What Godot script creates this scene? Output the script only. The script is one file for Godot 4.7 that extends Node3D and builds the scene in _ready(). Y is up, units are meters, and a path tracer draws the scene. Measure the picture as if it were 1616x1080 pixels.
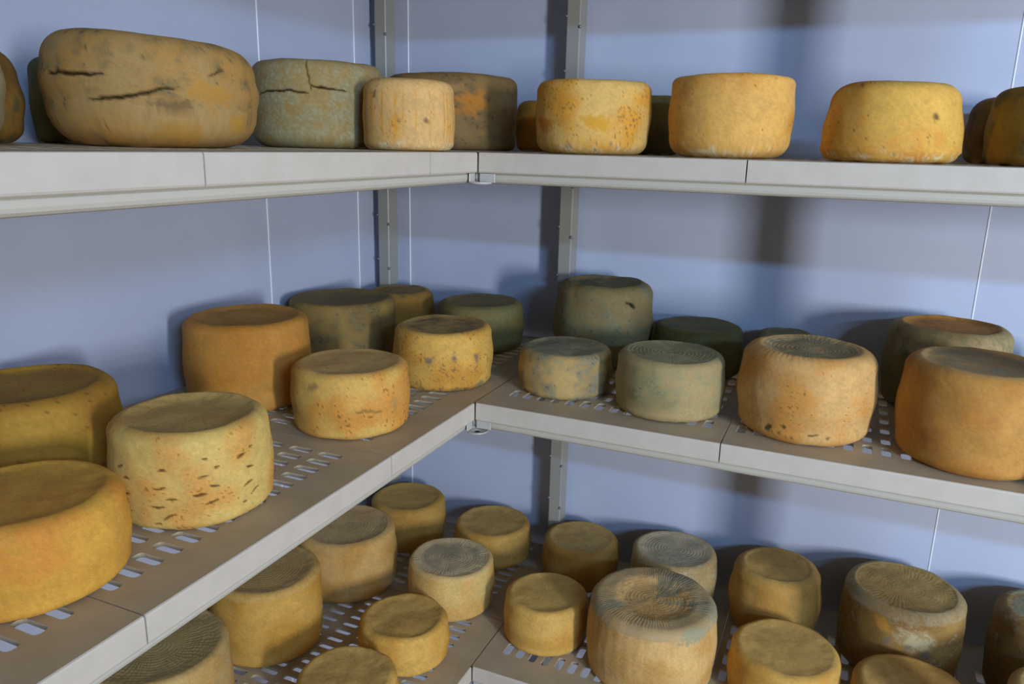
extends Node3D
# A corner of a cheese ripening room: white panelled cold-room walls, two polymer shelving
# units that meet in the corner, and the wheels of cheese that stand on their three levels.
# Units are metres; the room corner at the floor is the origin, the left wall is x = 0, the back wall z = 0.

const YT := 1.5378   # tops of the three shelf levels
const YM := 1.1428
const YB := 0.6486
const LIP := 0.03
var cam_pos := Vector3(1.00908, 1.55, 1.55724)
var M := {}
var used := {}

func _ready() -> void:
	# ------------------------------------------------------------- camera, sky, light, exposure
	var cam := Camera3D.new()
	cam.name = "camera"
	cam.keep_aspect = Camera3D.KEEP_HEIGHT
	cam.fov = rad_to_deg(2.0 * atan(540.0 / 1226.37))
	cam.near = 0.02
	cam.position = cam_pos
	cam.basis = Basis(Vector3.UP, deg_to_rad(23.3437)) * Basis(Vector3.RIGHT, deg_to_rad(-14.2719)) * Basis(Vector3.BACK, deg_to_rad(1.3612))
	add_child(cam)
	cam.current = true

	var sky_mat := ProceduralSkyMaterial.new()
	sky_mat.sky_top_color = Color(0.36, 0.52, 0.78)
	sky_mat.sky_horizon_color = Color(0.75, 0.82, 0.92)
	sky_mat.ground_bottom_color = Color(0.45, 0.42, 0.36)
	sky_mat.ground_horizon_color = Color(0.72, 0.72, 0.70)
	var sky := Sky.new()
	sky.sky_material = sky_mat
	var env := Environment.new()
	env.background_mode = Environment.BG_SKY
	env.sky = sky
	env.ambient_light_source = Environment.AMBIENT_SOURCE_DISABLED
	env.tonemap_mode = Environment.TONE_MAPPER_LINEAR
	env.tonemap_exposure = 0.95
	env.sdfgi_enabled = true
	env.ssao_enabled = true
	env.ssil_enabled = true
	var we := WorldEnvironment.new()
	we.name = "world_environment"
	we.environment = env
	add_child(we)

	# daylight in the two openings of the wall behind the camera: a tall narrow window and a strip window above it
	area_light("tall_window_daylight", Vector3(3.35, 1.54, 2.645), Vector2(0.34, 0.62), Color(0.92, 0.95, 1.0), 13.5)
	area_light("strip_window_daylight", Vector3(2.74, 2.215, 2.645), Vector2(0.90, 0.08), Color(0.60, 0.78, 1.0), 5.5)

	make_materials()
	build_room()
	build_shelving()
	build_cheeses()

func area_light(called: String, at: Vector3, size: Vector2, color: Color, energy: float) -> void:
	var l := AreaLight3D.new()
	l.name = called
	l.area_size = size
	l.area_normalize_energy = true
	l.light_color = color
	l.light_energy = energy
	l.area_range = 12.0
	l.area_attenuation = 2.0
	l.shadow_enabled = true
	l.position = at
	add_child(l)

# ------------------------------------------------------------------------------- materials
func noise(freq: float, s: int, oct := 3) -> FastNoiseLite:
	var n := FastNoiseLite.new()
	n.noise_type = FastNoiseLite.TYPE_SIMPLEX_SMOOTH
	n.frequency = freq
	n.seed = s
	n.fractal_octaves = oct
	return n

func noise_tex(freq: float, s: int, a: Color, b: Color, oct := 4, size := 512, mid := 0.5) -> NoiseTexture2D:
	var t := NoiseTexture2D.new()
	t.width = size
	t.height = size
	t.seamless = true
	t.noise = noise(freq, s, oct)
	var g := Gradient.new()
	g.offsets = PackedFloat32Array([0.0, mid, 1.0])
	g.colors = PackedColorArray([a, a.lerp(b, 0.5), b])
	t.color_ramp = g
	return t

func bump_tex(freq: float, s: int, strength: float, oct := 4) -> NoiseTexture2D:
	var t := NoiseTexture2D.new()
	t.width = 512
	t.height = 512
	t.seamless = true
	t.noise = noise(freq, s, oct)
	t.as_normal_map = true
	t.bump_strength = strength
	return t

func mat(color: Color, rough: float, spec := 0.5, metal := 0.0) -> StandardMaterial3D:
	var m := StandardMaterial3D.new()
	m.albedo_color = color
	m.roughness = rough
	m.metallic_specular = spec
	m.metallic = metal
	return m

func triplanar(m: StandardMaterial3D, scale: float, world := false) -> void:
	m.uv1_triplanar = true
	m.uv1_world_triplanar = world
	m.uv1_scale = Vector3(scale, scale, scale)

func make_materials() -> void:
	M.wall = mat(Color(0.74, 0.77, 0.835), 0.42, 0.35)
	M.wall.albedo_texture = noise_tex(0.006, 11, Color(0.96, 0.96, 0.97), Color(1, 1, 1))
	triplanar(M.wall, 1.0, true)
	M.backing = mat(Color(0.32, 0.34, 0.40), 0.8)
	M.sealant = mat(Color(0.93, 0.94, 0.96), 0.3)
	M.trim = mat(Color(0.80, 0.82, 0.86), 0.4)
	M.floor = mat(Color(0.53, 0.46, 0.38), 0.6)
	M.floor.albedo_texture = noise_tex(0.02, 12, Color(0.85, 0.85, 0.84), Color(1, 1, 1))
	triplanar(M.floor, 1.0, true)
	M.ceiling = mat(Color(0.68, 0.63, 0.56), 0.7)
	M.plaster = mat(Color(0.64, 0.55, 0.45), 0.8)
	M.frame = mat(Color(0.85, 0.85, 0.84), 0.4)
	M.pane = mat(Color(0.9, 0.95, 1.0, 0.08), 0.02)
	M.pane.transparency = BaseMaterial3D.TRANSPARENCY_ALPHA
	# cream polymer of the shelf panels, with the dull film that ripening leaves on it
	M.panel = mat(Color(0.72, 0.66, 0.55), 0.45, 0.4)
	M.panel.albedo_texture = noise_tex(0.012, 21, Color(0.93, 0.92, 0.90), Color(1, 1, 1), 5)
	triplanar(M.panel, 2.5, true)
	M.lip = mat(Color(0.80, 0.765, 0.705), 0.40, 0.4)
	M.lip.albedo_texture = noise_tex(0.02, 22, Color(0.96, 0.96, 0.95), Color(1, 1, 1), 4)
	triplanar(M.lip, 2.5, true)
	M.rail = mat(Color(0.76, 0.74, 0.67), 0.35, 0.5)
	M.post = mat(Color(0.60, 0.59, 0.55), 0.4, 0.5)
	M.bolt = mat(Color(0.55, 0.56, 0.58), 0.35, 0.5, 0.6)
	M.bracket = mat(Color(0.74, 0.73, 0.69), 0.3, 0.5)
	M.hole = mat(Color(0.10, 0.10, 0.11), 0.8)
	# rind: the colour sits in the vertices, the grain in two fine textures
	M.rind = mat(Color(1, 1, 1), 0.72, 0.3)
	M.rind.vertex_color_use_as_albedo = true
	M.rind.albedo_texture = noise_tex(0.12, 31, Color(0.86, 0.85, 0.83), Color(1, 1, 1), 4, 512, 0.4)
	M.rind.normal_enabled = true
	M.rind.normal_texture = bump_tex(0.12, 32, 3.0, 3)
	M.rind.normal_scale = 0.16
	triplanar(M.rind, 9.0)

# ------------------------------------------------------------------------------- mesh helpers
func st_new() -> SurfaceTool:
	var st := SurfaceTool.new()
	st.begin(Mesh.PRIMITIVE_TRIANGLES)
	return st

func quad(st: SurfaceTool, a: Vector3, b: Vector3, c: Vector3, d: Vector3) -> void:
	# a b c d clockwise as seen from the front
	for p in [a, b, c, a, c, d]:
		st.add_vertex(p)

func add_box(st: SurfaceTool, lo: Vector3, hi: Vector3, ch := 0.0) -> void:
	# a box, chamfered by ch on all edges
	if ch <= 0.0:
		var v := []
		for i in 8:
			v.append(Vector3(hi.x if i & 1 else lo.x, hi.y if i & 2 else lo.y, hi.z if i & 4 else lo.z))
		quad(st, v[0], v[2], v[3], v[1]); quad(st, v[5], v[7], v[6], v[4])
		quad(st, v[4], v[6], v[2], v[0]); quad(st, v[1], v[3], v[7], v[5])
		quad(st, v[2], v[6], v[7], v[3]); quad(st, v[4], v[0], v[1], v[5])
		return
	var c := (lo + hi) * 0.5
	var h := (hi - lo) * 0.5
	var faces := [[0, 1, 2], [1, 2, 0], [2, 0, 1]]
	for f in faces:
		for s in [-1.0, 1.0]:
			var pts := []
			for uv in [[-1, -1], [-1, 1], [1, 1], [1, -1]]:
				var p := Vector3()
				p[f[0]] = s * h[f[0]]
				p[f[1]] = uv[0] * (h[f[1]] - ch)
				p[f[2]] = uv[1] * (h[f[2]] - ch)
				pts.append(c + p)
			if s < 0:
				pts.reverse()
			quad(st, pts[0], pts[1], pts[2], pts[3])
	# bevel strips
	for f in faces:
		for s1 in [-1.0, 1.0]:
			for s2 in [-1.0, 1.0]:
				var e := []
				for t in [-1.0, 1.0]:
					var p := Vector3(); var q := Vector3()
					p[f[0]] = t * (h[f[0]] - ch); q[f[0]] = p[f[0]]
					p[f[1]] = s1 * h[f[1]]; p[f[2]] = s2 * (h[f[2]] - ch)
					q[f[1]] = s1 * (h[f[1]] - ch); q[f[2]] = s2 * h[f[2]]
					e.append(c + p); e.append(c + q)
				if s1 * s2 > 0:
					quad(st, e[0], e[1], e[3], e[2])
				else:
					quad(st, e[2], e[3], e[1], e[0])
	for sx in [-1.0, 1.0]:
		for sy in [-1.0, 1.0]:
			for sz in [-1.0, 1.0]:
				var a := c + Vector3(sx * h.x, sy * (h.y - ch), sz * (h.z - ch))
				var b := c + Vector3(sx * (h.x - ch), sy * h.y, sz * (h.z - ch))
				var d := c + Vector3(sx * (h.x - ch), sy * (h.y - ch), sz * h.z)
				var order := [a, d, b] if sx * sy * sz > 0 else [a, b, d]
				for p in order:
					st.add_vertex(p)

func finish(st: SurfaceTool, smooth := false) -> ArrayMesh:
	if not smooth:
		pass
	st.generate_normals()
	return st.commit()

func flat() -> SurfaceTool:
	var st := st_new()
	st.set_smooth_group(-1)
	return st

func numbered(called: String) -> String:
	if not used.has(called):
		used[called] = 0
		return called
	used[called] += 1
	return "%s_%03d" % [called, used[called]]

func put(called: String, mesh: Mesh, m: Material, parent: Node, at := Vector3.ZERO) -> MeshInstance3D:
	var o := MeshInstance3D.new()
	o.name = called if parent != self else numbered(called)
	o.mesh = mesh
	o.material_override = m
	o.position = at
	o.cast_shadow = GeometryInstance3D.SHADOW_CASTING_SETTING_ON
	parent.add_child(o, true)
	return o

func box(called: String, lo: Vector3, hi: Vector3, m: Material, parent: Node, ch := 0.0) -> MeshInstance3D:
	var c := Vector3((lo.x + hi.x) * 0.5, lo.y, (lo.z + hi.z) * 0.5)
	var st := flat()
	add_box(st, lo - c, hi - c, ch)
	return put(called, finish(st), m, parent, c - (parent.position if parent != self else Vector3.ZERO))

func base(called: String, at: Vector3, kind := "") -> Node3D:
	var o := Node3D.new()
	o.name = numbered(called)
	o.position = at
	add_child(o)
	if kind:
		o.set_meta("kind", kind)
	return o

func tag(o: Node, label: String, category := "", group := "") -> void:
	o.set_meta("label", label)
	if category:
		o.set_meta("category", category)
	if group:
		o.set_meta("group", group)

# ------------------------------------------------------------------------------- the room
const RX := 4.2      # right-hand wall
const RZ := 2.66      # wall behind the camera
const RH := 2.6
func build_room() -> void:
	var s := box("floor", Vector3(-0.1, -0.1, -0.1), Vector3(RX + 0.1, 0.0, RZ + 0.1), M.floor, self)
	structure(s, "grey-brown floor of the ripening room")
	s = box("ceiling", Vector3(-0.1, RH, -0.1), Vector3(RX + 0.1, RH + 0.1, RZ + 0.1), M.ceiling, self)
	structure(s, "pale ceiling of the ripening room")
	# back wall: insulated panels 1.145 m wide with a sealed joint between each two
	var w := base("wall_back", Vector3(0, 0, 0), "structure")
	tag(w, "pale blue panelled wall behind the right-hand shelves", "wall")
	box("wall_core", Vector3(-0.1, 0, -0.1), Vector3(RX + 0.1, RH, -0.012), M.backing, w)
	var xs := [0.0, 1.2215, 2.3665, 3.5115, RX]
	for i in 4:
		box("wall_panel", Vector3(xs[i] + (0.0012 if i else 0.0), 0, -0.012), Vector3(xs[i + 1] - 0.0012, RH, 0), M.wall, w, 0.0008)
		if i:
			box("joint_sealant", Vector3(xs[i] - 0.0018, 0, -0.006), Vector3(xs[i] + 0.0012, RH, 0.0012), M.sealant, w, 0.0005)
	w = base("wall_left", Vector3(0, 0, 0), "structure")
	tag(w, "pale blue panelled wall behind the left-hand shelves", "wall")
	box("wall_core", Vector3(-0.1, 0, -0.012), Vector3(-0.012, RH, RZ + 0.1), M.backing, w)
	var zs := [0.0, 0.3915, 1.5365, RZ]
	for i in 3:
		box("wall_panel", Vector3(-0.012, 0, zs[i] + (0.0012 if i else 0.0)), Vector3(0, RH, zs[i + 1] - 0.0012), M.wall, w, 0.0008)
		if i:
			box("joint_sealant", Vector3(-0.006, 0, zs[i] - 0.0012), Vector3(0.0012, RH, zs[i] + 0.0018), M.sealant, w, 0.0005)
	# the folded strip that covers the corner
	var t := base("trim_1", Vector3(0, 0, 0), "structure")
	tag(t, "folded metal strip covering the corner of the two walls", "trim")
	box("flange", Vector3(0.0, 0, 0.0), Vector3(0.0745, RH, 0.0022), M.wall, t, 0.0008)
	box("flange", Vector3(0.0, 0, 0.0022), Vector3(0.0022, RH, 0.1), M.wall, t, 0.0008)
	box("joint_sealant", Vector3(0.0735, 0, 0.0003), Vector3(0.0762, RH, 0.0032), M.sealant, t, 0.0006)
	box("joint_sealant", Vector3(0.0003, 0, 0.0988), Vector3(0.0030, RH, 0.1012), M.sealant, t, 0.0006)
	# the right-hand wall, and the wall behind the camera with its two openings
	s = box("wall_right", Vector3(RX, 0, -0.1), Vector3(RX + 0.1, RH, RZ + 0.1), M.plaster, self)
	structure(s, "beige plastered wall on the right")
	w = base("wall_front", Vector3(0, 0, 0), "structure")
	tag(w, "beige plastered wall behind the camera with the window openings", "wall")
	var z0 := RZ
	var z1 := RZ + 0.1
	var ys := [0.0, 1.21, 1.87, 2.155, 2.275, RH]       # sill and head of the tall window, then of the strip window
	var tall := [3.16, 3.54]
	var strip := [2.27, 3.21]
	box("wall_panel", Vector3(-0.1, ys[0], z0), Vector3(RX + 0.1, ys[1], z1), M.plaster, w)
	box("wall_panel", Vector3(-0.1, ys[1], z0), Vector3(tall[0], ys[2], z1), M.plaster, w)
	box("wall_panel", Vector3(tall[1], ys[1], z0), Vector3(RX + 0.1, ys[2], z1), M.plaster, w)
	box("wall_panel", Vector3(-0.1, ys[2], z0), Vector3(RX + 0.1, ys[3], z1), M.plaster, w)
	box("wall_panel", Vector3(-0.1, ys[3], z0), Vector3(strip[0], ys[4], z1), M.plaster, w)
	box("wall_panel", Vector3(strip[1], ys[3], z0), Vector3(RX + 0.1, ys[4], z1), M.plaster, w)
	box("wall_panel", Vector3(-0.1, ys[4], z0), Vector3(RX + 0.1, ys[5], z1), M.plaster, w)
	window("window_1", ys[1], ys[2], tall[0], tall[1], "tall narrow window in the wall behind the camera")
	window("window_2", ys[3], ys[4], strip[0], strip[1], "long strip window under the ceiling")

func structure(o: Node, label: String) -> void:
	o.set_meta("kind", "structure")
	o.set_meta("label", label)

func window(called: String, y0: float, y1: float, x0: float, x1: float, label: String) -> void:
	var w := base(called, Vector3((x0 + x1) / 2.0, y0, RZ), "structure")
	tag(w, label, "window")
	var f := 0.018
	var a := RZ + 0.03
	var b := RZ + 0.07
	box("window_frame", Vector3(x0, y0, a), Vector3(x1, y0 + f, b), M.frame, w)
	box("window_frame", Vector3(x0, y1 - f, a), Vector3(x1, y1, b), M.frame, w)
	box("window_frame", Vector3(x0, y0 + f, a), Vector3(x0 + f, y1 - f, b), M.frame, w)
	box("window_frame", Vector3(x1 - f, y0 + f, a), Vector3(x1, y1 - f, b), M.frame, w)
	box("pane", Vector3(x0 + f, y0 + f, RZ + 0.048), Vector3(x1 - f, y1 - f, RZ + 0.052), M.pane, w)

# ------------------------------------------------------------------------------- the shelving
# A shelf panel lies in its own frame: u runs along the shelf from 0 to len, d runs from the wall (0.012) to the
# front (0.48); the top is at 0. left = true puts u on z and d on x (left-hand unit), else u on x and d on z.
const TH := 0.005
func slot_panel(length: float, left: bool, phase: float, cut := []) -> ArrayMesh:
	var st := flat()
	var P := func(u: float, y: float, d: float) -> Vector3:
		return Vector3(d, y, u) if left else Vector3(u, y, d)
	var Q := func(a: Vector3, b: Vector3, c: Vector3, d: Vector3) -> void:
		if left: quad(st, d, c, b, a)
		else: quad(st, a, b, c, d)
	var g := 0.0009                       # half the gap between two panels
	# break lines
	var us := [g]
	var u_slots := []
	var u0: float = phase
	while u0 + 0.0247 < length - 0.004:
		if u0 > 0.003:
			us.append(u0); u_slots.append(u0)
		u0 += 0.0247
	us.append(u0)
	us.append(length - g)
	var ds := [0.012, 0.058]
	var d_slots := []
	for k in 7:
		var c := 0.408 - 0.048 * (6 - k)
		ds.append(c - 0.024); d_slots.append(c - 0.024)
	ds.append(0.432)
	ds.append(0.48)
	ds.sort()
	if not cut.is_empty():
		for e in [cut[0], cut[1]]:
			if e > us[0] + 0.001 and e < us[-1] - 0.001: us.append(e)
		us.sort()
	for i in us.size() - 1:
		for j in ds.size() - 1:
			var ua: float = us[i]; var ub: float = us[i + 1]
			var da: float = ds[j]; var db: float = ds[j + 1]
			if ub - ua < 0.0002 or db - da < 0.0002:
				continue
			if not cut.is_empty() and (ua + ub) / 2 > cut[0] and (ua + ub) / 2 < cut[1] and (da + db) / 2 < cut[2]:
				continue
			if ua in u_slots and da in d_slots and ub - ua > 0.02:
				slot_cell(st, P, Q, ua, ub, da, db)
			else:
				Q.call(P.call(ua, 0, db), P.call(ua, 0, da), P.call(ub, 0, da), P.call(ub, 0, db))
				Q.call(P.call(ua, -TH, da), P.call(ua, -TH, db), P.call(ub, -TH, db), P.call(ub, -TH, da))
	# outer edges
	var l := length - g
	Q.call(P.call(g, -TH, 0.012), P.call(g, 0, 0.012), P.call(g, 0, 0.48), P.call(g, -TH, 0.48))
	Q.call(P.call(l, -TH, 0.48), P.call(l, 0, 0.48), P.call(l, 0, 0.012), P.call(l, -TH, 0.012))
	Q.call(P.call(l, -TH, 0.012), P.call(l, 0, 0.012), P.call(g, 0, 0.012), P.call(g, -TH, 0.012))
	return finish(st)

func slot_cell(st: SurfaceTool, P: Callable, Q: Callable, ua: float, ub: float, da: float, db: float) -> void:
	# a cell of the panel with one rounded slot through it
	var cu := (ua + ub) / 2; var cd := (da + db) / 2
	var hu := 0.0068; var hd := 0.0172; var r := 0.0045
	var ring := []
	var corner := [[1, 1, 0], [1, -1, 1], [-1, -1, 2], [-1, 1, 3]]
	for c in corner:
		for k in 3:
			var a: float = [PI / 2, 0.0, -PI / 2, -PI][c[2]] - k * PI / 4
			ring.append(Vector2(cu + c[0] * (hu - r) + r * cos(a), cd + c[1] * (hd - r) + r * sin(a)))
	var outer := []
	for c in corner:
		var o := Vector2(ub if c[0] > 0 else ua, db if c[1] > 0 else da)
		outer.append(o); outer.append(o); outer.append(o)
	var n := ring.size()
	for i in n:
		var k := (i + 1) % n
		var a: Vector2 = ring[i]; var b: Vector2 = ring[k]; var oa: Vector2 = outer[i]; var ob: Vector2 = outer[k]
		Q.call(P.call(a.x, 0, a.y), P.call(oa.x, 0, oa.y), P.call(ob.x, 0, ob.y), P.call(b.x, 0, b.y))
		Q.call(P.call(b.x, -TH, b.y), P.call(ob.x, -TH, ob.y), P.call(oa.x, -TH, oa.y), P.call(a.x, -TH, a.y))
		Q.call(P.call(a.x, 0, a.y), P.call(b.x, 0, b.y), P.call(b.x, -TH, b.y), P.call(a.x, -TH, a.y))

func extrude(profile: Array, length: float, left: bool) -> ArrayMesh:
	# profile points are (depth, height), run along the shelf
	var st := flat()
	var P := func(u: float, v: Vector2) -> Vector3:
		return Vector3(v.x, v.y, u) if left else Vector3(u, v.y, v.x)
	var n := profile.size()
	for i in n:
		var a: Vector2 = profile[i]; var b: Vector2 = profile[(i + 1) % n]
		var q := [P.call(0, a), P.call(0, b), P.call(length, b), P.call(length, a)]
		if not left: q.reverse()
		quad(st, q[0], q[1], q[2], q[3])
	for e in [0.0, length]:
		for i in range(1, n - 1):
			var t := [P.call(e, profile[0]), P.call(e, profile[i]), P.call(e, profile[i + 1])]
			if (e > 0) == left: t.reverse()
			for p in t: st.add_vertex(p)
	return finish(st)

func build_shelving() -> void:
	# the two arms are hooked together at the inner corner, so they are one thing
	var ul := base("corner_shelving", Vector3(0.24, 0, 0.24))
	tag(ul, "cream slotted shelving in an L along both walls, carrying the cheese wheels", "shelving")
	var ur := ul
	var lip := [Vector2(0.4745, -TH), Vector2(0.48, -0.0002), Vector2(0.4816, -0.001), Vector2(0.4822, -0.003), Vector2(0.4822, -LIP + 0.002), Vector2(0.4812, -LIP), Vector2(0.4765, -LIP), Vector2(0.4745, -LIP + 0.004)]
	var railp := []
	for q in [[0.4435, -0.0055], [0.4715, -0.0055], [0.4715, -0.0300], [0.4722, -0.0318], [0.4735, -0.0335], [0.4735, -0.0390], [0.4722, -0.0425], [0.4695, -0.0450], [0.4655, -0.0462], [0.4435, -0.0462]]:
		railp.append(Vector2(q[0], q[1]))
	lip.reverse()
	railp.reverse()
	var meshes := {}
	for lev in 4:
		# the fourth level is above the picture; it shades the wall over the top row of wheels
		var y: float = [YT, YM, YB, YT + 0.35][lev]
		# left-hand unit: u is z
		var zs: Array = [0.02, 0.226, 0.626, 1.026, 1.426, 1.826] if lev % 3 == 0 else [0.02, 0.333, 0.733, 1.133, 1.533, 1.83]
		for i in zs.size() - 1:
			var length: float = zs[i + 1] - zs[i]
			var ph := fposmod(0.0125 - zs[i] + 0.0005, 0.0247)
			var cut: Array = [0.0, 0.045, 0.06] if i == 0 else []
			panel(ul, meshes, Vector3(0, y, zs[i]), length, true, ph, cut, lip if zs[i + 1] > 0.482 else [], max(0.0, 0.4838 - zs[i]))
		# right-hand unit: u is x
		var xs: Array = [0.4805, 0.873, 1.273, 1.673, 2.073]
		for i in xs.size() - 1:
			var length: float = xs[i + 1] - xs[i]
			var ph := fposmod(0.0045 - (xs[i] - 0.4805), 0.0247)
			var cut: Array = [0.0, 0.0105, 0.06] if i == 0 else []
			panel(ur, meshes, Vector3(xs[i], y, 0), length, false, ph, cut, lip, 0.0035 if i == 0 else 0.0)
		# bearing rails under the front and the back of the panels
		var rl := extrude(railp, 1.83 - 0.07, true)
		put("rail", rl, M.rail, ul, Vector3(0, y, 0.07) - ul.position)
		put("rail", rl, M.rail, ul, Vector3(-0.415, y, 0.07) - ul.position)
		var rr := extrude(railp, 2.073 - 0.4725, false)
		put("rail", rr, M.rail, ur, Vector3(0.475, y, 0) - ur.position)
		put("rail", rr, M.rail, ur, Vector3(0.49, y, -0.415) - ur.position)
		bracket(ur, y)
	# posts
	for p in [[ul, 0.028, 0.022], [ul, 0.028, 1.79], [ul, 0.4835, 1.79], [ur, 0.4605, 0.02], [ur, 2.03, 0.02]]:
		post(p[0], Vector3(p[1], 0, p[2]), true)
	# the pair of front posts just right of the picture
	post(ur, Vector3(1.312, 0, 0.4835), false)
	post(ur, Vector3(1.3425, 0, 0.4835), false)

func panel(unit: Node3D, meshes: Dictionary, at: Vector3, length: float, left: bool, ph: float, cut: Array, lip: Array, lip_from: float) -> void:
	var key := "%.4f %s %.4f %s" % [length, left, ph, cut]
	if not meshes.has(key):
		meshes[key] = slot_panel(length, left, ph, cut)
	var p := put("shelf_panel", meshes[key], M.panel, unit, at - unit.position)
	if lip.is_empty():
		return
	var g := 0.0009
	var a: float = max(lip_from, g)
	var lk := "lip %.4f %.4f %s" % [length, a, left]
	if not meshes.has(lk):
		meshes[lk] = extrude(lip, length - g - a, left)
	put("front_lip", meshes[lk], M.lip, p, Vector3(0, 0, a) if left else Vector3(a, 0, 0))

func post(unit: Node3D, at: Vector3, bolts: bool) -> void:
	var w := 0.028; var d := 0.040
	var o := box("post", at, at + Vector3(w, 2.25, d), M.post, unit, 0.002)
	if bolts:
		var s := SphereMesh.new()
		s.radius = 0.0032; s.height = 0.0064; s.radial_segments = 10; s.rings = 5
		var y := 0.47
		while y < 2.0:
			put("bolt", s, M.bolt, o, Vector3(w / 2 - 0.0005, y, d / 2))
			put("bolt", s, M.bolt, o, Vector3(-w / 2 + 0.0005, y + 0.02, d / 2))
			y += 0.1

func bracket(unit: Node3D, y: float) -> void:
	# clip that hooks the right-hand rail on to the left-hand one: two cheeks over a shallow cup with a hole
	var at := Vector3(0.483, y - LIP, 0.483)
	var st := flat()
	add_box(st, Vector3(0.0005, -0.0145, -0.0065), Vector3(0.026, -0.001, -0.0045), 0.0006)
	add_box(st, Vector3(-0.0065, -0.0145, 0.0005), Vector3(-0.0045, -0.001, 0.018), 0.0006)
	var b := put("corner_bracket", finish(st), M.bracket, unit, at - unit.position)
	var cup := st_new()
	cup.set_smooth_group(0)
	var pr := [Vector2(0.0045, 0.0012), Vector2(0.0045, 0.0), Vector2(0.013, 0.0), Vector2(0.0165, 0.0012), Vector2(0.0185, 0.0045), Vector2(0.0175, 0.0045), Vector2(0.0155, 0.0022), Vector2(0.0125, 0.0012), Vector2(0.0045, 0.0012)]
	lathe(cup, pr, 28, Vector3(0.0065, -0.0175, 0.0045))
	cup.generate_normals()
	put("cup", cup.commit(), M.bracket, b)
	var dsk := CylinderMesh.new()
	dsk.top_radius = 0.0046; dsk.bottom_radius = 0.0046; dsk.height = 0.0006; dsk.radial_segments = 18
	put("bolt_hole", dsk, M.hole, b, Vector3(0.0065, -0.0169, 0.0045))

func lathe(st: SurfaceTool, pr: Array, n: int, c: Vector3) -> void:
	for i in n:
		var a := TAU * i / n; var b := TAU * (i + 1) / n
		for j in pr.size() - 1:
			var p: Vector2 = pr[j]; var q: Vector2 = pr[j + 1]
			quad(st, c + Vector3(p.x * cos(a), p.y, p.x * sin(a)), c + Vector3(p.x * cos(b), p.y, p.x * sin(b)), c + Vector3(q.x * cos(b), q.y, q.x * sin(b)), c + Vector3(q.x * cos(a), q.y, q.x * sin(a)))

# ------------------------------------------------------------------------------- the cheeses
# Each wheel: shelf height, x, z, radius, height, look (a dictionary merged over the defaults), label.
func lin(c: Color) -> Color:
	return c.srgb_to_linear()

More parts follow.
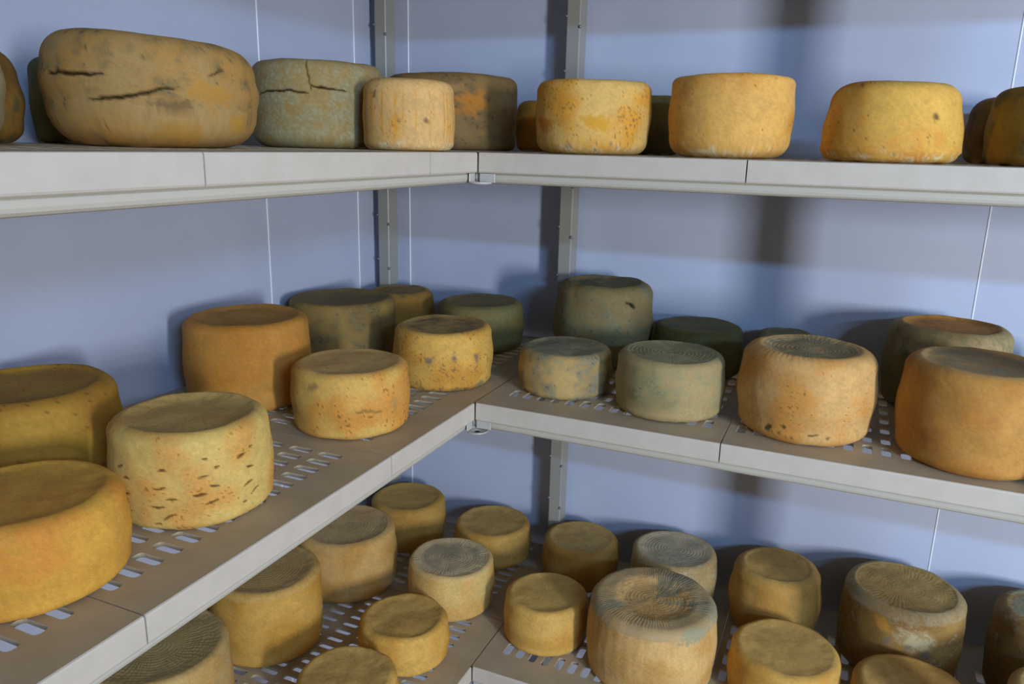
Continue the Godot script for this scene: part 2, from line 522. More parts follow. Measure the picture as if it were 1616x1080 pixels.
func wheel(level: float, x: float, z: float, r: float, h: float, label: String, look: Dictionary, s: int) -> void:
	var L := {"base": Color(0.80, 0.63, 0.30), "alt": Color(0.80, 0.52, 0.18), "altn": 0.0, "mould": Color(0.46, 0.48, 0.40), "md": -1.0, "mtop": -1.0, "mbot": -1.0,
		"top": Color(0.66, 0.55, 0.32), "topn": 0.5, "spot": 0.0, "spotc": Color(0.30, 0.24, 0.15), "dish": 0.002, "dr": 0.80, "rings": 0.0002, "rad": 0.0, "radf": 62.0, "et": 0.018, "eb": 0.012, "bulge": 0.003, "pleat": 0.0,
		"lump": 0.0013, "tilt": 0.0, "na": 176, "marks": [], "taper": 0.0, "streak": 0.0, "rim": Color(0.7, 0.7, 0.6), "rimn": 0.0, "rimh": 0.62}
	L.merge(look, true)
	var n_lo := noise(11.0, 100 + s * 7, 2)
	var n_mid := noise(42.0, 101 + s * 7, 3)
	var n_fine := noise(170.0, 102 + s * 7, 2)
	var base_c := lin(L.base); var alt_c := lin(L.alt); var mould_c := lin(L.mould); var top_c := lin(L.top); var spot_c := lin(L.spotc)
	# profile (radius, height, zone): zone 0 under, 1 side, 2 shoulder, 3 top
	var et: float = L.et; var eb: float = L.eb; var bul: float = L.bulge
	var pr := []
	for k in 4:
		pr.append([(r - bul - eb) * k / 4.0 + 0.0004, 0.0, 0])
	for k in 6:
		var a := k / 6.0 * PI / 2
		pr.append([r - bul - eb + eb * sin(a), eb - eb * cos(a), 1])
	var fine: bool = L.na > 150
	var ns := int(max(6, (h - et - eb) / ((0.0015 if L.na > 250 else 0.0026) if fine else 0.005)))
	for k in ns + 1:
		var t := float(k) / ns
		pr.append([r - bul + bul * pow(sin(PI * t), 2.0) - L.taper * (t - 0.3) * h, eb + (h - et - eb) * t, 1])
	var rt: float = pr[-1][0]
	for k in range(1, 11):
		var a := k / 10.0 * PI / 2
		pr.append([rt - et + et * cos(a), h - et + et * sin(a), 2])
	var nt := int(max(8, (rt - et) / (0.0016 if (fine and (L.rings > 0.0003 or L.rad > 0)) else 0.003)))
	for k in range(1, nt + 1):
		var rho: float = (rt - et) * (1.0 - float(k) / nt) + 0.0004
		pr.append([rho, h, 3])
	var na: int = L.na
	var np := pr.size()
	# the direction of the camera, so that marks can be placed on the side that shows
	var to_cam := atan2(cam_pos.z - z, cam_pos.x - x)
	var verts := PackedVector3Array(); var cols := PackedColorArray(); var idx := PackedInt32Array()
	verts.resize(np * na); cols.resize(np * na)
	var ca := []; var sa := []
	for i in na:
		ca.append(cos(TAU * i / na)); sa.append(sin(TAU * i / na))
	var off := Vector3(s * 3.1, s * 1.7, 0)
	var right := Vector2(sin(to_cam), -cos(to_cam))      # to the right as seen from the camera
	var rim_c := lin(L.rim)
	for j in np:
		var a: Array = pr[max(j - 1, 0)]; var b: Array = pr[min(j + 1, np - 1)]
		var tg := Vector2(b[0] - a[0], b[1] - a[1]).normalized()
		var nr := tg.y; var ny := -tg.x
		var zone: int = pr[j][2]
		var rho: float = pr[j][0]; var y: float = pr[j][1]
		var hy := y / h
		for i in na:
			var cx: float = ca[i]; var sz: float = sa[i]
			var p := Vector3(rho * cx, y, rho * sz)
			var q := p + off
			var f1 := n_lo.get_noise_3dv(q)
			var f2 := n_mid.get_noise_3dv(q)
			var f3 := n_fine.get_noise_3dv(q) if fine else 0.0
			var ang := TAU * i / na
			var disp: float = L.lump * (f1 * 1.5 + f2 * 0.28) + f3 * 0.00010
			if zone == 0 or (zone == 1 and hy < 0.08):
				disp = min(disp, 0.0) * (1.0 if zone == 1 else 0.0)
			var topness := 0.0
			if zone >= 2:
				var rr: float = rho / rt + f2 * 0.03
				var dm := smoothstep(L.dr + 0.12, L.dr - 0.16, rr)
				topness = smoothstep(L.dr + 0.16, L.dr - 0.02, rr)
				if zone == 3:
					disp -= L.dish * dm
					disp += 0.6 * L.rings * sin(TAU * (rho + f1 * 0.004) / 0.0062) * (0.4 + dm)
				if L.rad > 0.0:
					disp += 0.45 * L.rad * sin(ang * L.radf + f1 * 5.0 + f2 * 3.0 + rho * 60.0) * smoothstep(0.12, 0.5, rr) * smoothstep(1.0, 0.8, rr)
			if L.pleat > 0.0 and zone >= 1:
				disp += L.pleat * sin(ang * 34.0 + f1 * 2.0) * smoothstep(0.1, 0.5, hy) * (1.0 if zone == 1 else 0.4)
			# colour: two tones of rind, a film of mould, spots
			var c := base_c.lerp(alt_c, smoothstep(-0.32, 0.42, f1 + L.altn + f2 * 0.35))
			if L.streak > 0.0 and zone == 1:
				c = c.lerp(alt_c, L.streak * smoothstep(0.1, 0.5, n_mid.get_noise_2d(ang * 0.19 + s, 4.0) + f2 * 0.2) * smoothstep(0.1, 0.3, hy))
			c = c.lerp(top_c, L.topn * topness * (0.82 + f2 * 0.3))
			if L.rimn > 0.0 and zone >= 1:
				var ring := (smoothstep(L.rimh, L.rimh + 0.16, hy + f2 * 0.12) if zone == 1 else smoothstep(L.dr - 0.02, L.dr + 0.08, rho / rt + f2 * 0.03))
				c = c.lerp(rim_c, L.rimn * ring * clampf(0.75 + f2 * 0.6 + f3 * 0.3, 0.0, 1.0))
			var mb: float = L.md
			if zone >= 2: mb = lerp(mb, float(L.mtop), smoothstep(0.9, 0.6, rho / rt)) if L.mtop > -1.0 else mb
			if zone <= 1 and L.mbot > -1.0: mb = lerp(mb, float(L.mbot), smoothstep(0.35, 0.08, hy + f1 * 0.15))
			if mb > -0.99:
				var mm := smoothstep(-0.05, 0.7, f1 * 0.6 + f2 * 0.75 + f3 * 0.5 + mb)
				c = c.lerp(mould_c * (1.0 + f3 * 0.25), mm * 0.9)
			if L.spot > 0.0:
				var sp := smoothstep(0.56 - L.spot * 0.32, 0.72 - L.spot * 0.3, f3 * 0.9 + f2 * 0.42 + (f1 - 0.1) * 0.35)
				c = c.lerp(spot_c, sp * 0.75)
			c = c * (1.0 + f2 * 0.15 + f3 * 0.17)
			for k in L.marks:
				# a mark: [degrees to the right of the facing side, height share, half length m, half width m, slope, colour, depth m]
				var da := wrapf(ang - to_cam, -PI, PI)       # positive is to the left of the picture
				var mx: float = -da * r - deg_to_rad(k[0]) * r
				if absf(mx) > k[2] * 1.6: continue
				var my: float = y - k[1] * h - k[4] * mx - f2 * 0.0028 - f1 * 0.004
				var wd: float = k[3] * sqrt(max(0.05, 1.0 - pow(mx / k[2], 2.0)))
				var mk := smoothstep(wd * 1.7, wd * 0.5, absf(my)) * smoothstep(1.1, 0.8, absf(mx) / k[2])
				if k[6] == 0.0:
					var e := sqrt(pow(mx / k[2], 2.0) + pow((y - k[1] * h - k[4] * mx) / k[3], 2.0))
					mk = 0.85 * smoothstep(1.1, 0.3, e + f2 * 0.7 + f3 * 0.4)
				c = c.lerp(lin(k[5]), mk)
				disp -= k[6] * mk
			c.a = 1.0
			p.y *= 1.0 - L.tilt * (cx * right.x + sz * right.y) * rho / r
			verts[j * na + i] = p + Vector3(nr * cx, ny, nr * sz) * disp
			cols[j * na + i] = c
	for j in np - 1:
		for i in na:
			var i2 := (i + 1) % na
			var v0 := j * na + i; var v1 := j * na + i2; var v2 := (j + 1) * na + i2; var v3 := (j + 1) * na + i
			idx.append(v0); idx.append(v1); idx.append(v2)
			idx.append(v0); idx.append(v2); idx.append(v3)
	# close the small hole at the middle of the top and the underside
	for i in range(1, na - 1):
		idx.append((np - 1) * na); idx.append((np - 1) * na + i); idx.append((np - 1) * na + i + 1)
		idx.append(0); idx.append(i + 1); idx.append(i)
	var arr := []
	arr.resize(Mesh.ARRAY_MAX)
	arr[Mesh.ARRAY_VERTEX] = verts
	arr[Mesh.ARRAY_COLOR] = cols
	arr[Mesh.ARRAY_INDEX] = idx
	var st := SurfaceTool.new()
	st.create_from_arrays(arr)
	st.generate_normals()
	var o := put("cheese_wheel", st.commit(), M.rind, self, Vector3(x, level + 0.0004, z))
	tag(o, label, "cheese", {YT: "wheels on the top shelf", YM: "wheels on the middle shelf", YB: "wheels on the bottom shelf"}[level])

func build_cheeses() -> void:
	var yellow := Color(0.877, 0.657, 0.290)
	var pale := Color(0.904, 0.734, 0.412)
	var amber := Color(0.848, 0.553, 0.190)
	var orange := Color(0.828, 0.524, 0.204)
	var beige := Color(0.839, 0.676, 0.399)
	var ochre := Color(0.687, 0.501, 0.215)
	var brown := Color(0.470, 0.345, 0.178)
	var olive := Color(0.463, 0.401, 0.204)
	var greygreen := Color(0.568, 0.557, 0.388)
	var darkgreen := Color(0.329, 0.334, 0.210)
	var grey := Color(0.598, 0.565, 0.440)
	var bluegrey := Color(0.616, 0.629, 0.524)
	var white := Color(0.850, 0.816, 0.653)
	var crack := Color(0.234, 0.170, 0.073)
	# ---- top shelf
	wheel(YT, 0.330, 1.1994, 0.090, 0.105, "greenish orange wheel cut by the left edge of the picture, top shelf", {"base": Color(0.60, 0.55, 0.40), "alt": ochre, "mould": greygreen, "md": 0.25, "et": 0.034, "eb": 0.028, "bulge": 0.0032}, 1)
	wheel(YT, 0.115, 1.0284, 0.085, 0.100, "dark brown wheel at the wall by the left edge, top shelf", {"base": brown, "alt": ochre, "mould": darkgreen, "md": 0.1, "et": 0.03, "eb": 0.02, "na": 120}, 2)
	wheel(YT, 0.085, 0.8305, 0.055, 0.1027, "small dark green wheel hidden behind the big cracked brown wheel", {"base": olive, "alt": darkgreen, "mould": darkgreen, "md": 0.2, "na": 100}, 3)
	wheel(YT, 0.270, 0.8781, 0.1122, 0.1125, "big brownish orange wheel with two long horizontal cracks, top shelf", {"base": Color(0.72, 0.585, 0.36), "alt": Color(0.78, 0.58, 0.28), "altn": -0.08, "mould": Color(0.507, 0.447, 0.295), "md": 0.12, "mbot": -0.35, "et": 0.030, "eb": 0.040, "bulge": 0.0032, "lump": 0.0009, "tilt": 0.06, "spot": 0.12, "na": 300,
		"marks": [[-43, 0.60, 0.040, 0.0017, 0.02, crack, 0.003], [-12, 0.45, 0.046, 0.0016, 0.16, crack, 0.0028], [34, 0.70, 0.012, 0.0010, 0.3, Color(0.365, 0.261, 0.131), 0.001], [28, 0.52, 0.030, 0.016, -0.15, Color(0.76, 0.56, 0.25), 0.0], [52, 0.22, 0.024, 0.010, 0.0, Color(0.76, 0.58, 0.20), 0.0], [12, 0.12, 0.06, 0.010, 0.0, Color(0.74, 0.55, 0.25), 0.0], [10, 0.38, 0.025, 0.008, 0.0, Color(0.487, 0.391, 0.246), 0.0]]}, 4)
	wheel(YT, 0.240, 0.5416, 0.0985, 0.1224, "grey-green mouldy wheel with a branching crack, top shelf", {"base": Color(0.679, 0.579, 0.362), "alt": Color(0.737, 0.588, 0.300), "altn": -0.1, "mould": Color(0.61, 0.585, 0.445), "md": 0.36, "et": 0.020, "eb": 0.02, "bulge": 0.0024, "lump": 0.0012, "na": 300,
		"marks": [[-33, 0.625, 0.046, 0.0014, 0.05, crack, 0.0022], [9, 0.68, 0.029, 0.0013, -0.22, crack, 0.002], [-8, 0.84, 0.0045, 0.0055, -4.5, Color(0.354, 0.289, 0.158), 0.001]]}, 5)
	wheel(YT, 0.405, 0.551, 0.066, 0.0967, "small yellow wheel with pale vertical stripes, top shelf", {"base": Color(0.907, 0.731, 0.465), "alt": Color(0.896, 0.637, 0.210), "altn": -0.42, "streak": 1.0, "spot": 0.22, "spotc": Color(0.527, 0.391, 0.278), "mould": white, "mbot": 0.1, "et": 0.018, "bulge": 0.0016, "pleat": 0.0, "lump": 0.0008, "na": 240,
		"marks": [[-46, 0.78, 0.005, 0.006, 0.6, Color(0.507, 0.372, 0.246), 0.0], [22, 0.42, 0.005, 0.004, 0.0, Color(0.527, 0.391, 0.278), 0.0], [-12, 0.40, 0.004, 0.004, 0.0, Color(0.567, 0.428, 0.295), 0.0]]}, 6)
	wheel(YT, 0.3022, 0.225, 0.1206, 0.129, "large brown mottled wheel with an orange patch, near the corner, top shelf", {"base": Color(0.585, 0.468, 0.279), "alt": Color(0.590, 0.453, 0.257), "mould": Color(0.478, 0.393, 0.251), "md": 0.18, "mbot": 0.35, "spot": 0.35, "et": 0.018, "bulge": 0.0016,
		"marks": [[16, 0.62, 0.034, 0.026, 0.0, Color(0.786, 0.503, 0.170), 0.0], [2, 0.78, 0.02, 0.012, 0.0, Color(0.691, 0.540, 0.326), 0.0]]}, 7)
	wheel(YT, 0.413, 0.070, 0.045, 0.0951, "low ochre wheel at the back between brown and spotted yellow wheels", {"base": ochre, "alt": amber, "altn": -0.1, "na": 120}, 8)
	wheel(YT, 0.6169, 0.350, 0.0891, 0.1076, "pale yellow wheel speckled with dark spots, top shelf beside the corner bracket", {"base": pale, "alt": Color(0.897, 0.643, 0.240), "altn": -0.18, "spot": 0.42, "spotc": Color(0.411, 0.367, 0.231), "mould": white, "mbot": 0.05, "et": 0.016, "eb": 0.022, "bulge": 0.0020, "na": 240,
		"marks": [[-52, 0.40, 0.030, 0.013, 0.0, Color(0.827, 0.523, 0.156), 0.0], [4, 0.42, 0.026, 0.015, -0.1, Color(0.895, 0.656, 0.180), 0.0]]}, 9)
	wheel(YT, 0.6421, 0.130, 0.070, 0.1005, "dark green wheel at the wall behind the gap of two yellow wheels", {"base": olive, "alt": brown, "mould": darkgreen, "md": 0.25, "na": 120}, 10)
	wheel(YT, 0.8247, 0.340, 0.0887, 0.1128, "smooth golden wheel with whitish lower edge, middle of right top shelf", {"base": Color(0.907, 0.700, 0.365), "alt": Color(0.854, 0.594, 0.249), "altn": -0.15, "mould": white, "mbot": 0.12, "spot": 0.05, "et": 0.011, "eb": 0.026, "bulge": 0.0020, "na": 220}, 11)
	wheel(YT, 1.0407, 0.340, 0.0891, 0.1025, "golden yellow wheel with broad round shoulders, right part of top shelf", {"base": Color(0.907, 0.710, 0.337), "alt": Color(0.852, 0.575, 0.218), "altn": -0.12, "spot": 0.16, "mould": white, "mbot": 0.0, "et": 0.026, "eb": 0.014, "bulge": 0.0024, "taper": 0.09, "na": 220,
		"marks": [[36, 0.55, 0.007, 0.007, 0.5, Color(0.376, 0.285, 0.149), 0.0]]}, 12)
	wheel(YT, 1.2305, 0.130, 0.080, 0.0975, "brown wheel at the wall near the right edge, top shelf", {"base": brown, "alt": ochre, "altn": -0.1, "mould": olive, "md": 0.0, "et": 0.026, "na": 120}, 13)
	wheel(YT, 1.2412, 0.350, 0.090, 0.0963, "dark olive and yellow wheel cut by the right edge, top shelf", {"base": Color(0.631, 0.489, 0.187), "alt": olive, "mould": darkgreen, "md": 0.10, "spot": 0.2, "et": 0.022}, 14)
	# ---- middle shelf
	wheel(YM, 0.125, 0.9768, 0.105, 0.1173, "wide olive yellow wheel at the left wall, cut by the left edge", {"base": Color(0.758, 0.589, 0.230), "alt": Color(0.688, 0.492, 0.205), "spot": 0.15, "et": 0.020, "dish": 0.0048, "bulge": 0.0056, "top": Color(0.718, 0.571, 0.248)}, 15)
	wheel(YM, 0.3344, 1.1325, 0.090, 0.0865, "orange-yellow wheel nearest the camera in the left corner, middle shelf", {"base": Color(0.882, 0.669, 0.286), "alt": Color(0.854, 0.584, 0.249), "altn": 0.0, "et": 0.016, "dish": 0.0024, "top": Color(0.868, 0.690, 0.318), "na": 240}, 16)
	var cr := []
	for k in 24:
		cr.append([-62.0 + 126.0 * fposmod(k * 0.7549, 1.0), 0.10 + 0.66 * fposmod(k * 0.5698 + 0.3, 1.0), 0.003 + 0.006 * fposmod(k * 0.4142, 1.0), 0.0012, -0.15 + 0.6 * fposmod(k * 0.618, 1.0), Color(0.435, 0.295, 0.104), 0.0009])
	wheel(YM, 0.3508, 0.9418, 0.0872, 0.108, "light yellow wheel with many short brown cracks, left middle shelf", {"base": Color(0.900, 0.772, 0.442), "alt": Color(0.876, 0.660, 0.343), "altn": -0.1, "spot": 0.14, "spotc": Color(0.519, 0.365, 0.140), "et": 0.016, "dish": 0.0048, "dr": 0.75, "top": Color(0.764, 0.648, 0.414), "topn": 0.75, "lump": 0.0018, "na": 280, "marks": cr}, 17)
	wheel(YM, 0.1463, 0.622, 0.0984, 0.1362, "tall plain orange wheel with dished top, at the left wall", {"base": Color(0.81, 0.58, 0.27), "alt": Color(0.78, 0.53, 0.22), "et": 0.017, "dish": 0.0048, "dr": 0.76, "top": Color(0.766, 0.598, 0.306), "topn": 0.7}, 18)
	wheel(YM, 0.3595, 0.6475, 0.0863, 0.0955, "yellow wheel with a greyish upper edge and few marks, middle shelf front", {"base": Color(0.900, 0.731, 0.386), "alt": Color(0.871, 0.621, 0.286), "altn": -0.08, "spot": 0.12, "mould": grey, "et": 0.014, "dish": 0.0016, "top": Color(0.839, 0.710, 0.485), "topn": 0.8, "na": 240,
		"marks": [[-38, 0.80, 0.012, 0.006, 0.1, Color(0.631, 0.520, 0.324), 0.0], [16, 0.44, 0.02, 0.0016, -0.1, Color(0.586, 0.462, 0.242), 0.0003], [44, 0.50, 0.008, 0.012, 0.0, Color(0.714, 0.579, 0.329), 0.0]]}, 19)
	wheel(YM, 0.3741, 0.3908, 0.0878, 0.1004, "yellow wheel densely flecked with dark purple-grey spots, middle shelf near corner", {"base": Color(0.897, 0.710, 0.351), "alt": Color(0.838, 0.612, 0.250), "altn": -0.1, "spot": 0.62, "spotc": Color(0.451, 0.369, 0.258), "mould": Color(0.498, 0.451, 0.322), "mtop": 0.25, "mbot": 0.0, "et": 0.014, "dish": 0.0024, "top": Color(0.653, 0.571, 0.397), "topn": 0.8, "na": 280, "marks": [[-16, 0.56, 0.011, 0.009, -0.3, Color(0.50, 0.43, 0.37), 0.0], [12, 0.60, 0.006, 0.012, 0.0, Color(0.48, 0.41, 0.36), 0.0], [40, 0.54, 0.006, 0.012, 0.0, Color(0.50, 0.43, 0.37), 0.0], [60, 0.50, 0.006, 0.010, 0.0, Color(0.50, 0.44, 0.38), 0.0], [50, 0.08, 0.02, 0.006, 0.0, Color(0.48, 0.46, 0.38), 0.0]]}, 20)
	wheel(YM, 0.120, 0.332, 0.1026, 0.1146, "large mottled olive-brown wheel at the left wall, middle shelf", {"base": Color(0.624, 0.514, 0.279), "alt": Color(0.550, 0.431, 0.238), "mould": Color(0.490, 0.440, 0.290), "md": 0.18, "mtop": 0.4, "spot": 0.25, "top": Color(0.488, 0.459, 0.301), "et": 0.012, "dish": 0.0032}, 21)
	wheel(YM, 0.116, 0.114, 0.075, 0.0933, "ochre wheel with greenish top, tucked into the corner", {"base": Color(0.630, 0.470, 0.215), "alt": ochre, "mould": Color(0.415, 0.405, 0.285), "mtop": 0.45, "md": -0.2, "spot": 0.2, "na": 120}, 22)
	wheel(YM, 0.3253, 0.1389, 0.090, 0.0944, "olive grey wheel at the back wall just right of the corner", {"base": Color(0.513, 0.449, 0.261), "alt": Color(0.495, 0.448, 0.274), "mould": Color(0.438, 0.436, 0.294), "md": 0.15, "mtop": 0.4, "et": 0.017}, 23)
	wheel(YM, 0.5854, 0.130, 0.0968, 0.1574, "tallest wheel, dark green-grey with a pitted rim, standing before the post", {"base": Color(0.546, 0.468, 0.307), "alt": Color(0.506, 0.470, 0.311), "mould": Color(0.440, 0.441, 0.331), "md": 0.2, "mtop": 0.5, "spot": 0.22, "spotc": Color(0.217, 0.210, 0.134), "et": 0.023, "eb": 0.02, "dish": 0.0048, "dr": 0.68, "bulge": 0.0056, "rings": 0.0004, "rad": 0.0003, "lump": 0.0022, "na": 240,
		"marks": [[36, 0.80, 0.006, 0.004, -0.6, Color(0.131, 0.133, 0.078), 0.004], [30, 0.84, 0.008, 0.002, -0.3, Color(0.217, 0.213, 0.132), 0.002]]}, 24)
	wheel(YM, 0.5848, 0.3399, 0.0809, 0.0753, "low beige wheel mottled with grey mould, front of right middle shelf", {"base": Color(0.790, 0.669, 0.418), "alt": Color(0.722, 0.589, 0.334), "mould": Color(0.53, 0.52, 0.43), "md": 0.28, "mtop": 0.6, "spot": 0.15, "et": 0.012, "dish": 0.0008, "top": Color(0.744, 0.725, 0.602), "topn": 0.9, "rings": 0.0003, "na": 240}, 25)
	wheel(YM, 0.7668, 0.115, 0.084, 0.0888, "dark olive-green wheel at the back, behind the low grey-green wheel", {"base": Color(0.376, 0.360, 0.199), "alt": Color(0.396, 0.372, 0.209), "mould": Color(0.362, 0.374, 0.251), "md": 0.2, "mtop": 0.5, "et": 0.014, "dish": 0.0008}, 26)
	wheel(YM, 0.7688, 0.3597, 0.0868, 0.0939, "grey-green wheel with ridged flat top, front of right middle shelf", {"base": Color(0.702, 0.617, 0.428), "alt": Color(0.709, 0.627, 0.396), "mould": Color(0.55, 0.54, 0.40), "md": 0.34, "mtop": 0.6, "mbot": 0.1, "spot": 0.12, "spotc": Color(0.371, 0.365, 0.243), "et": 0.014, "dish": 0.0016, "top": Color(0.727, 0.699, 0.541), "topn": 0.9, "rings": 0.0005, "rad": 0.0004, "na": 260}, 27)
	wheel(YM, 0.9733, 0.3565, 0.0994, 0.128, "pale orange wheel with grey ridged dished top, right middle shelf", {"base": Color(0.86, 0.68, 0.42), "alt": Color(0.82, 0.585, 0.29), "altn": -0.08, "spot": 0.08, "mould": Color(0.545, 0.523, 0.402), "mtop": 0.55, "et": 0.023, "eb": 0.018, "dish": 0.0048, "dr": 0.68, "top": Color(0.732, 0.654, 0.486), "topn": 0.9, "rings": 0.0005, "rad": 0.0005, "bulge": 0.0056, "na": 260,
		"marks": [[-28, 0.16, 0.006, 0.005, 0.4, Color(0.345, 0.304, 0.176), 0.0003], [-14, 0.20, 0.003, 0.003, 0, Color(0.377, 0.305, 0.166), 0.0003], [10, 0.17, 0.009, 0.0012, 0.1, Color(0.440, 0.344, 0.185), 0.0002], [22, 0.14, 0.005, 0.0015, 0.4, Color(0.440, 0.344, 0.185), 0.0002]]}, 28)
	wheel(YM, 0.9213, 0.085, 0.055, 0.0857, "small grey-green wheel peeping over the pale orange dished wheel", {"base": greygreen, "alt": olive, "mould": Color(0.462, 0.477, 0.374), "md": 0.3, "na": 100}, 29)
	wheel(YM, 1.1761, 0.125, 0.0961, 0.1376, "dark green wheel with white rim and rusty brown dished top", {"base": Color(0.487, 0.466, 0.295), "alt": Color(0.616, 0.512, 0.311), "altn": -0.1, "mould": Color(0.458, 0.454, 0.307), "md": 0.0, "mtop": -0.9, "top": Color(0.789, 0.535, 0.232), "topn": 1.0, "rim": Color(0.689, 0.605, 0.442), "rimn": 0.9, "et": 0.020, "dish": 0.0064, "dr": 0.76, "bulge": 0.0056, "na": 220}, 30)
	wheel(YM, 1.1933, 0.3753, 0.100, 0.1388, "tall orange wheel with grey mouldy top at the right edge", {"base": Color(0.79, 0.58, 0.29), "alt": Color(0.75, 0.52, 0.24), "altn": 0.0, "mould": Color(0.567, 0.544, 0.421), "mtop": 0.5, "top": Color(0.730, 0.644, 0.468), "topn": 0.8, "et": 0.020, "eb": 0.018, "dish": 0.0024, "bulge": 0.0056, "na": 240}, 31)
	wheel(YM, 1.3514, 0.180, 0.080, 0.1071, "grey-green wheel barely showing at the right edge, middle shelf", {"base": greygreen, "alt": olive, "mould": greygreen, "md": 0.3, "na": 100}, 32)
	# ---- bottom shelf
	wheel(YB, 0.1395, 0.1271, 0.0873, 0.1049, "mustard yellow wheel deepest in the corner, bottom shelf", {"base": Color(0.774, 0.618, 0.316), "alt": Color(0.728, 0.555, 0.256), "top": Color(0.786, 0.661, 0.396), "et": 0.014}, 33)
	wheel(YB, 0.118, 0.339, 0.1039, 0.1281, "big beige-yellow wheel behind the front edge of the middle shelf", {"base": Color(0.841, 0.680, 0.412), "alt": Color(0.793, 0.608, 0.325), "top": Color(0.768, 0.673, 0.498), "topn": 0.8, "et": 0.017, "dish": 0.0032, "rings": 0.0004, "rad": 0.0003, "na": 220}, 34)
	wheel(YB, 0.105, 0.569, 0.099, 0.145, "tall yellow wheel with a light rim, below the shelf edge on the left", {"base": Color(0.880, 0.690, 0.345), "alt": Color(0.831, 0.619, 0.268), "top": Color(0.691, 0.610, 0.428), "topn": 0.85, "rim": Color(0.839, 0.711, 0.465), "rimn": 0.5, "rimh": 0.90, "et": 0.012, "dish": 0.0024, "dr": 0.80, "rings": 0.0004, "rad": 0.0003, "na": 220}, 35)
	wheel(YB, 0.125, 0.835, 0.108, 0.165, "wide wheel with wrinkled olive top at the bottom left edge", {"base": Color(0.825, 0.709, 0.466), "alt": Color(0.799, 0.648, 0.389), "top": Color(0.665, 0.596, 0.405), "topn": 0.9, "et": 0.011, "dish": 0.0024, "dr": 0.82, "rings": 0.0004, "rad": 0.0007, "na": 280}, 36)
	wheel(YB, 0.3521, 0.3149, 0.0865, 0.0992, "pale yellow wheel with a grey top and frilled edge, bottom shelf", {"base": Color(0.900, 0.773, 0.475), "alt": Color(0.882, 0.700, 0.398), "top": Color(0.877, 0.795, 0.637), "topn": 0.95, "rim": Color(0.858, 0.739, 0.521), "rimn": 0.5, "rimh": 0.93, "mould": Color(0.66, 0.615, 0.50), "mtop": 0.45, "et": 0.009, "dish": 0.0016, "dr": 0.84, "rings": 0.0003, "rad": 0.0006, "na": 260}, 37)
	wheel(YB, 0.3546, 0.5001, 0.081, 0.0768, "low yellow wheel with uneven dented top, centre of the bottom shelf", {"base": Color(0.900, 0.721, 0.367), "alt": Color(0.855, 0.640, 0.287), "top": Color(0.835, 0.684, 0.401), "topn": 0.75, "et": 0.012, "dish": 0.0024, "lump": 0.0024, "na": 220}, 38)
	wheel(YB, 0.3609, 0.6835, 0.0819, 0.085, "yellow-brown wheel cut by the bottom edge, left of centre", {"base": Color(0.860, 0.689, 0.361), "alt": Color(0.813, 0.619, 0.300), "top": Color(0.851, 0.710, 0.424), "topn": 0.8, "et": 0.012, "lump": 0.0024, "na": 220}, 39)
	wheel(YB, 0.3473, 0.1074, 0.0866, 0.0819, "low mustard wheel at the back wall, left of the post", {"base": Color(0.817, 0.648, 0.339), "alt": Color(0.771, 0.586, 0.278), "top": Color(0.815, 0.697, 0.442), "et": 0.012}, 40)
	wheel(YB, 0.5565, 0.1110, 0.0815, 0.0936, "mustard wheel standing right in front of the post, bottom shelf", {"base": Color(0.752, 0.596, 0.313), "alt": Color(0.704, 0.524, 0.236), "altn": 0.05, "top": Color(0.815, 0.697, 0.452), "topn": 0.7, "et": 0.014}, 41)
	wheel(YB, 0.7564, 0.115, 0.0867, 0.116, "wheel with whitish grey crusted top, at the back wall of bottom shelf", {"base": Color(0.739, 0.637, 0.436), "alt": Color(0.693, 0.576, 0.360), "mould": Color(0.66, 0.63, 0.54), "mtop": 0.4, "md": -0.1, "top": Color(0.828, 0.770, 0.652), "topn": 0.9, "et": 0.011, "dish": 0.0024, "dr": 0.8, "rings": 0.0004, "rad": 0.0004, "na": 220}, 42)
	wheel(YB, 0.5659, 0.3389, 0.0792, 0.0915, "clean yellow wheel beside the inner corner, bottom shelf", {"base": Color(0.900, 0.721, 0.384), "alt": Color(0.856, 0.650, 0.306), "top": Color(0.837, 0.697, 0.401), "topn": 0.8, "et": 0.012, "na": 220}, 43)
	wheel(YB, 0.7668, 0.3403, 0.1139, 0.1377, "largest beige wheel, blue-grey mould round its sunken ridged top", {"base": Color(0.886, 0.730, 0.469), "alt": Color(0.815, 0.630, 0.353), "altn": -0.1, "streak": 0.35, "mould": Color(0.620, 0.611, 0.515), "md": -0.5, "mtop": -0.45, "top": Color(0.862, 0.699, 0.454), "topn": 0.6, "rim": Color(0.600, 0.582, 0.488), "rimn": 0.6, "rimh": 0.90, "et": 0.017, "dish": 0.0065, "dr": 0.58, "rings": 0.0003, "rad": 0.0006, "radf": 104.0, "pleat": 0.0002, "bulge": 0.0042, "na": 460,
		"marks": [[42, 0.90, 0.035, 0.016, 0.0, Color(0.636, 0.639, 0.518), 0.0], [-60, 0.96, 0.03, 0.009, 0.0, Color(0.614, 0.608, 0.493), 0.0], [85, 0.95, 0.05, 0.012, 0.0, Color(0.615, 0.619, 0.510), 0.0], [150, 0.985, 0.07, 0.006, 0.0, Color(0.548, 0.548, 0.457), 0.0]]}, 44)
	wheel(YB, 0.9544, 0.115, 0.0853, 0.1307, "mustard wheel at the back wall, right of the large beige wheel", {"base": Color(0.817, 0.648, 0.339), "alt": Color(0.749, 0.565, 0.276), "top": Color(0.812, 0.673, 0.399), "topn": 0.7, "et": 0.019, "eb": 0.02, "bulge": 0.0056, "mould": Color(0.421, 0.362, 0.185), "mbot": -0.1}, 45)
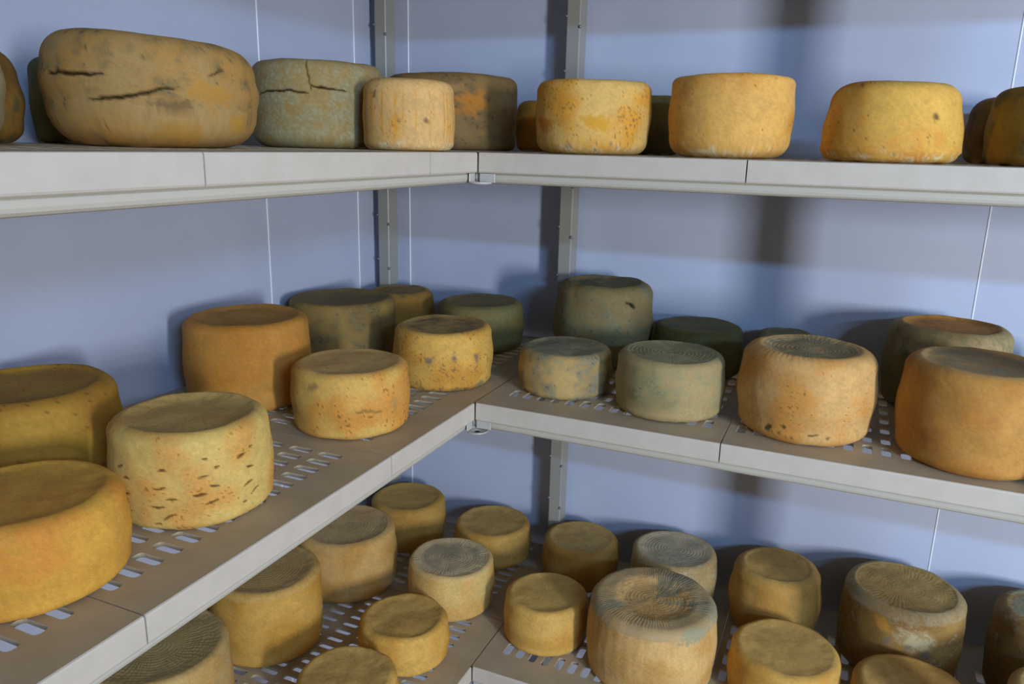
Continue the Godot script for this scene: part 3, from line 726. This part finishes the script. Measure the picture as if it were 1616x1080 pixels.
	wheel(YB, 0.9907, 0.3158, 0.0917, 0.090, "yellow wheel in front, right of the large beige wheel", {"base": Color(0.859, 0.680, 0.344), "alt": Color(0.831, 0.619, 0.285), "top": Color(0.863, 0.721, 0.436), "topn": 0.8, "et": 0.014, "na": 220}, 46)
	wheel(YB, 1.1726, 0.125, 0.1021, 0.1475, "wheel with white and blue mould patches running down its side", {"base": Color(0.667, 0.534, 0.296), "alt": Color(0.577, 0.442, 0.239), "mould": Color(0.600, 0.568, 0.429), "md": -0.12, "mtop": -0.3, "top": Color(0.737, 0.624, 0.381), "topn": 0.8, "rim": Color(0.700, 0.680, 0.580), "rimn": 0.45, "rimh": 0.84, "et": 0.017, "dish": 0.0024, "rings": 0.00015, "rad": 0.0004, "na": 260,
		"marks": [[-14, 0.80, 0.016, 0.016, -0.3, Color(0.877, 0.657, 0.305), 0.0], [16, 0.68, 0.034, 0.022, -0.2, Color(0.828, 0.795, 0.634), 0.0], [10, 0.60, 0.010, 0.006, 0.2, Color(0.505, 0.517, 0.455), 0.0], [26, 0.54, 0.012, 0.007, 0.0, Color(0.462, 0.477, 0.421), 0.0], [-8, 0.62, 0.008, 0.008, 0.0, Color(0.548, 0.538, 0.457), 0.0], [-45, 0.92, 0.03, 0.008, 0.0, Color(0.740, 0.711, 0.561), 0.0]]}, 47)
	wheel(YB, 1.182, 0.3298, 0.090, 0.090, "yellow-brown wheel cut by the bottom edge, right of centre", {"base": Color(0.816, 0.638, 0.338), "alt": Color(0.769, 0.578, 0.278), "top": Color(0.810, 0.661, 0.397), "topn": 0.8, "et": 0.016}, 48)
	wheel(YB, 1.4004, 0.120, 0.090, 0.1532, "brown wheel with blue-grey top, at the right edge of bottom shelf", {"base": Color(0.539, 0.429, 0.253), "alt": Color(0.470, 0.357, 0.208), "mould": Color(0.527, 0.537, 0.442), "mtop": 0.4, "md": -0.2, "et": 0.019}, 49)
	wheel(YB, 1.3894, 0.335, 0.088, 0.1399, "olive-yellow wheel in the bottom right corner of the picture", {"base": Color(0.734, 0.606, 0.348), "alt": Color(0.666, 0.524, 0.285), "top": Color(0.764, 0.648, 0.414), "topn": 0.8, "et": 0.017}, 50)
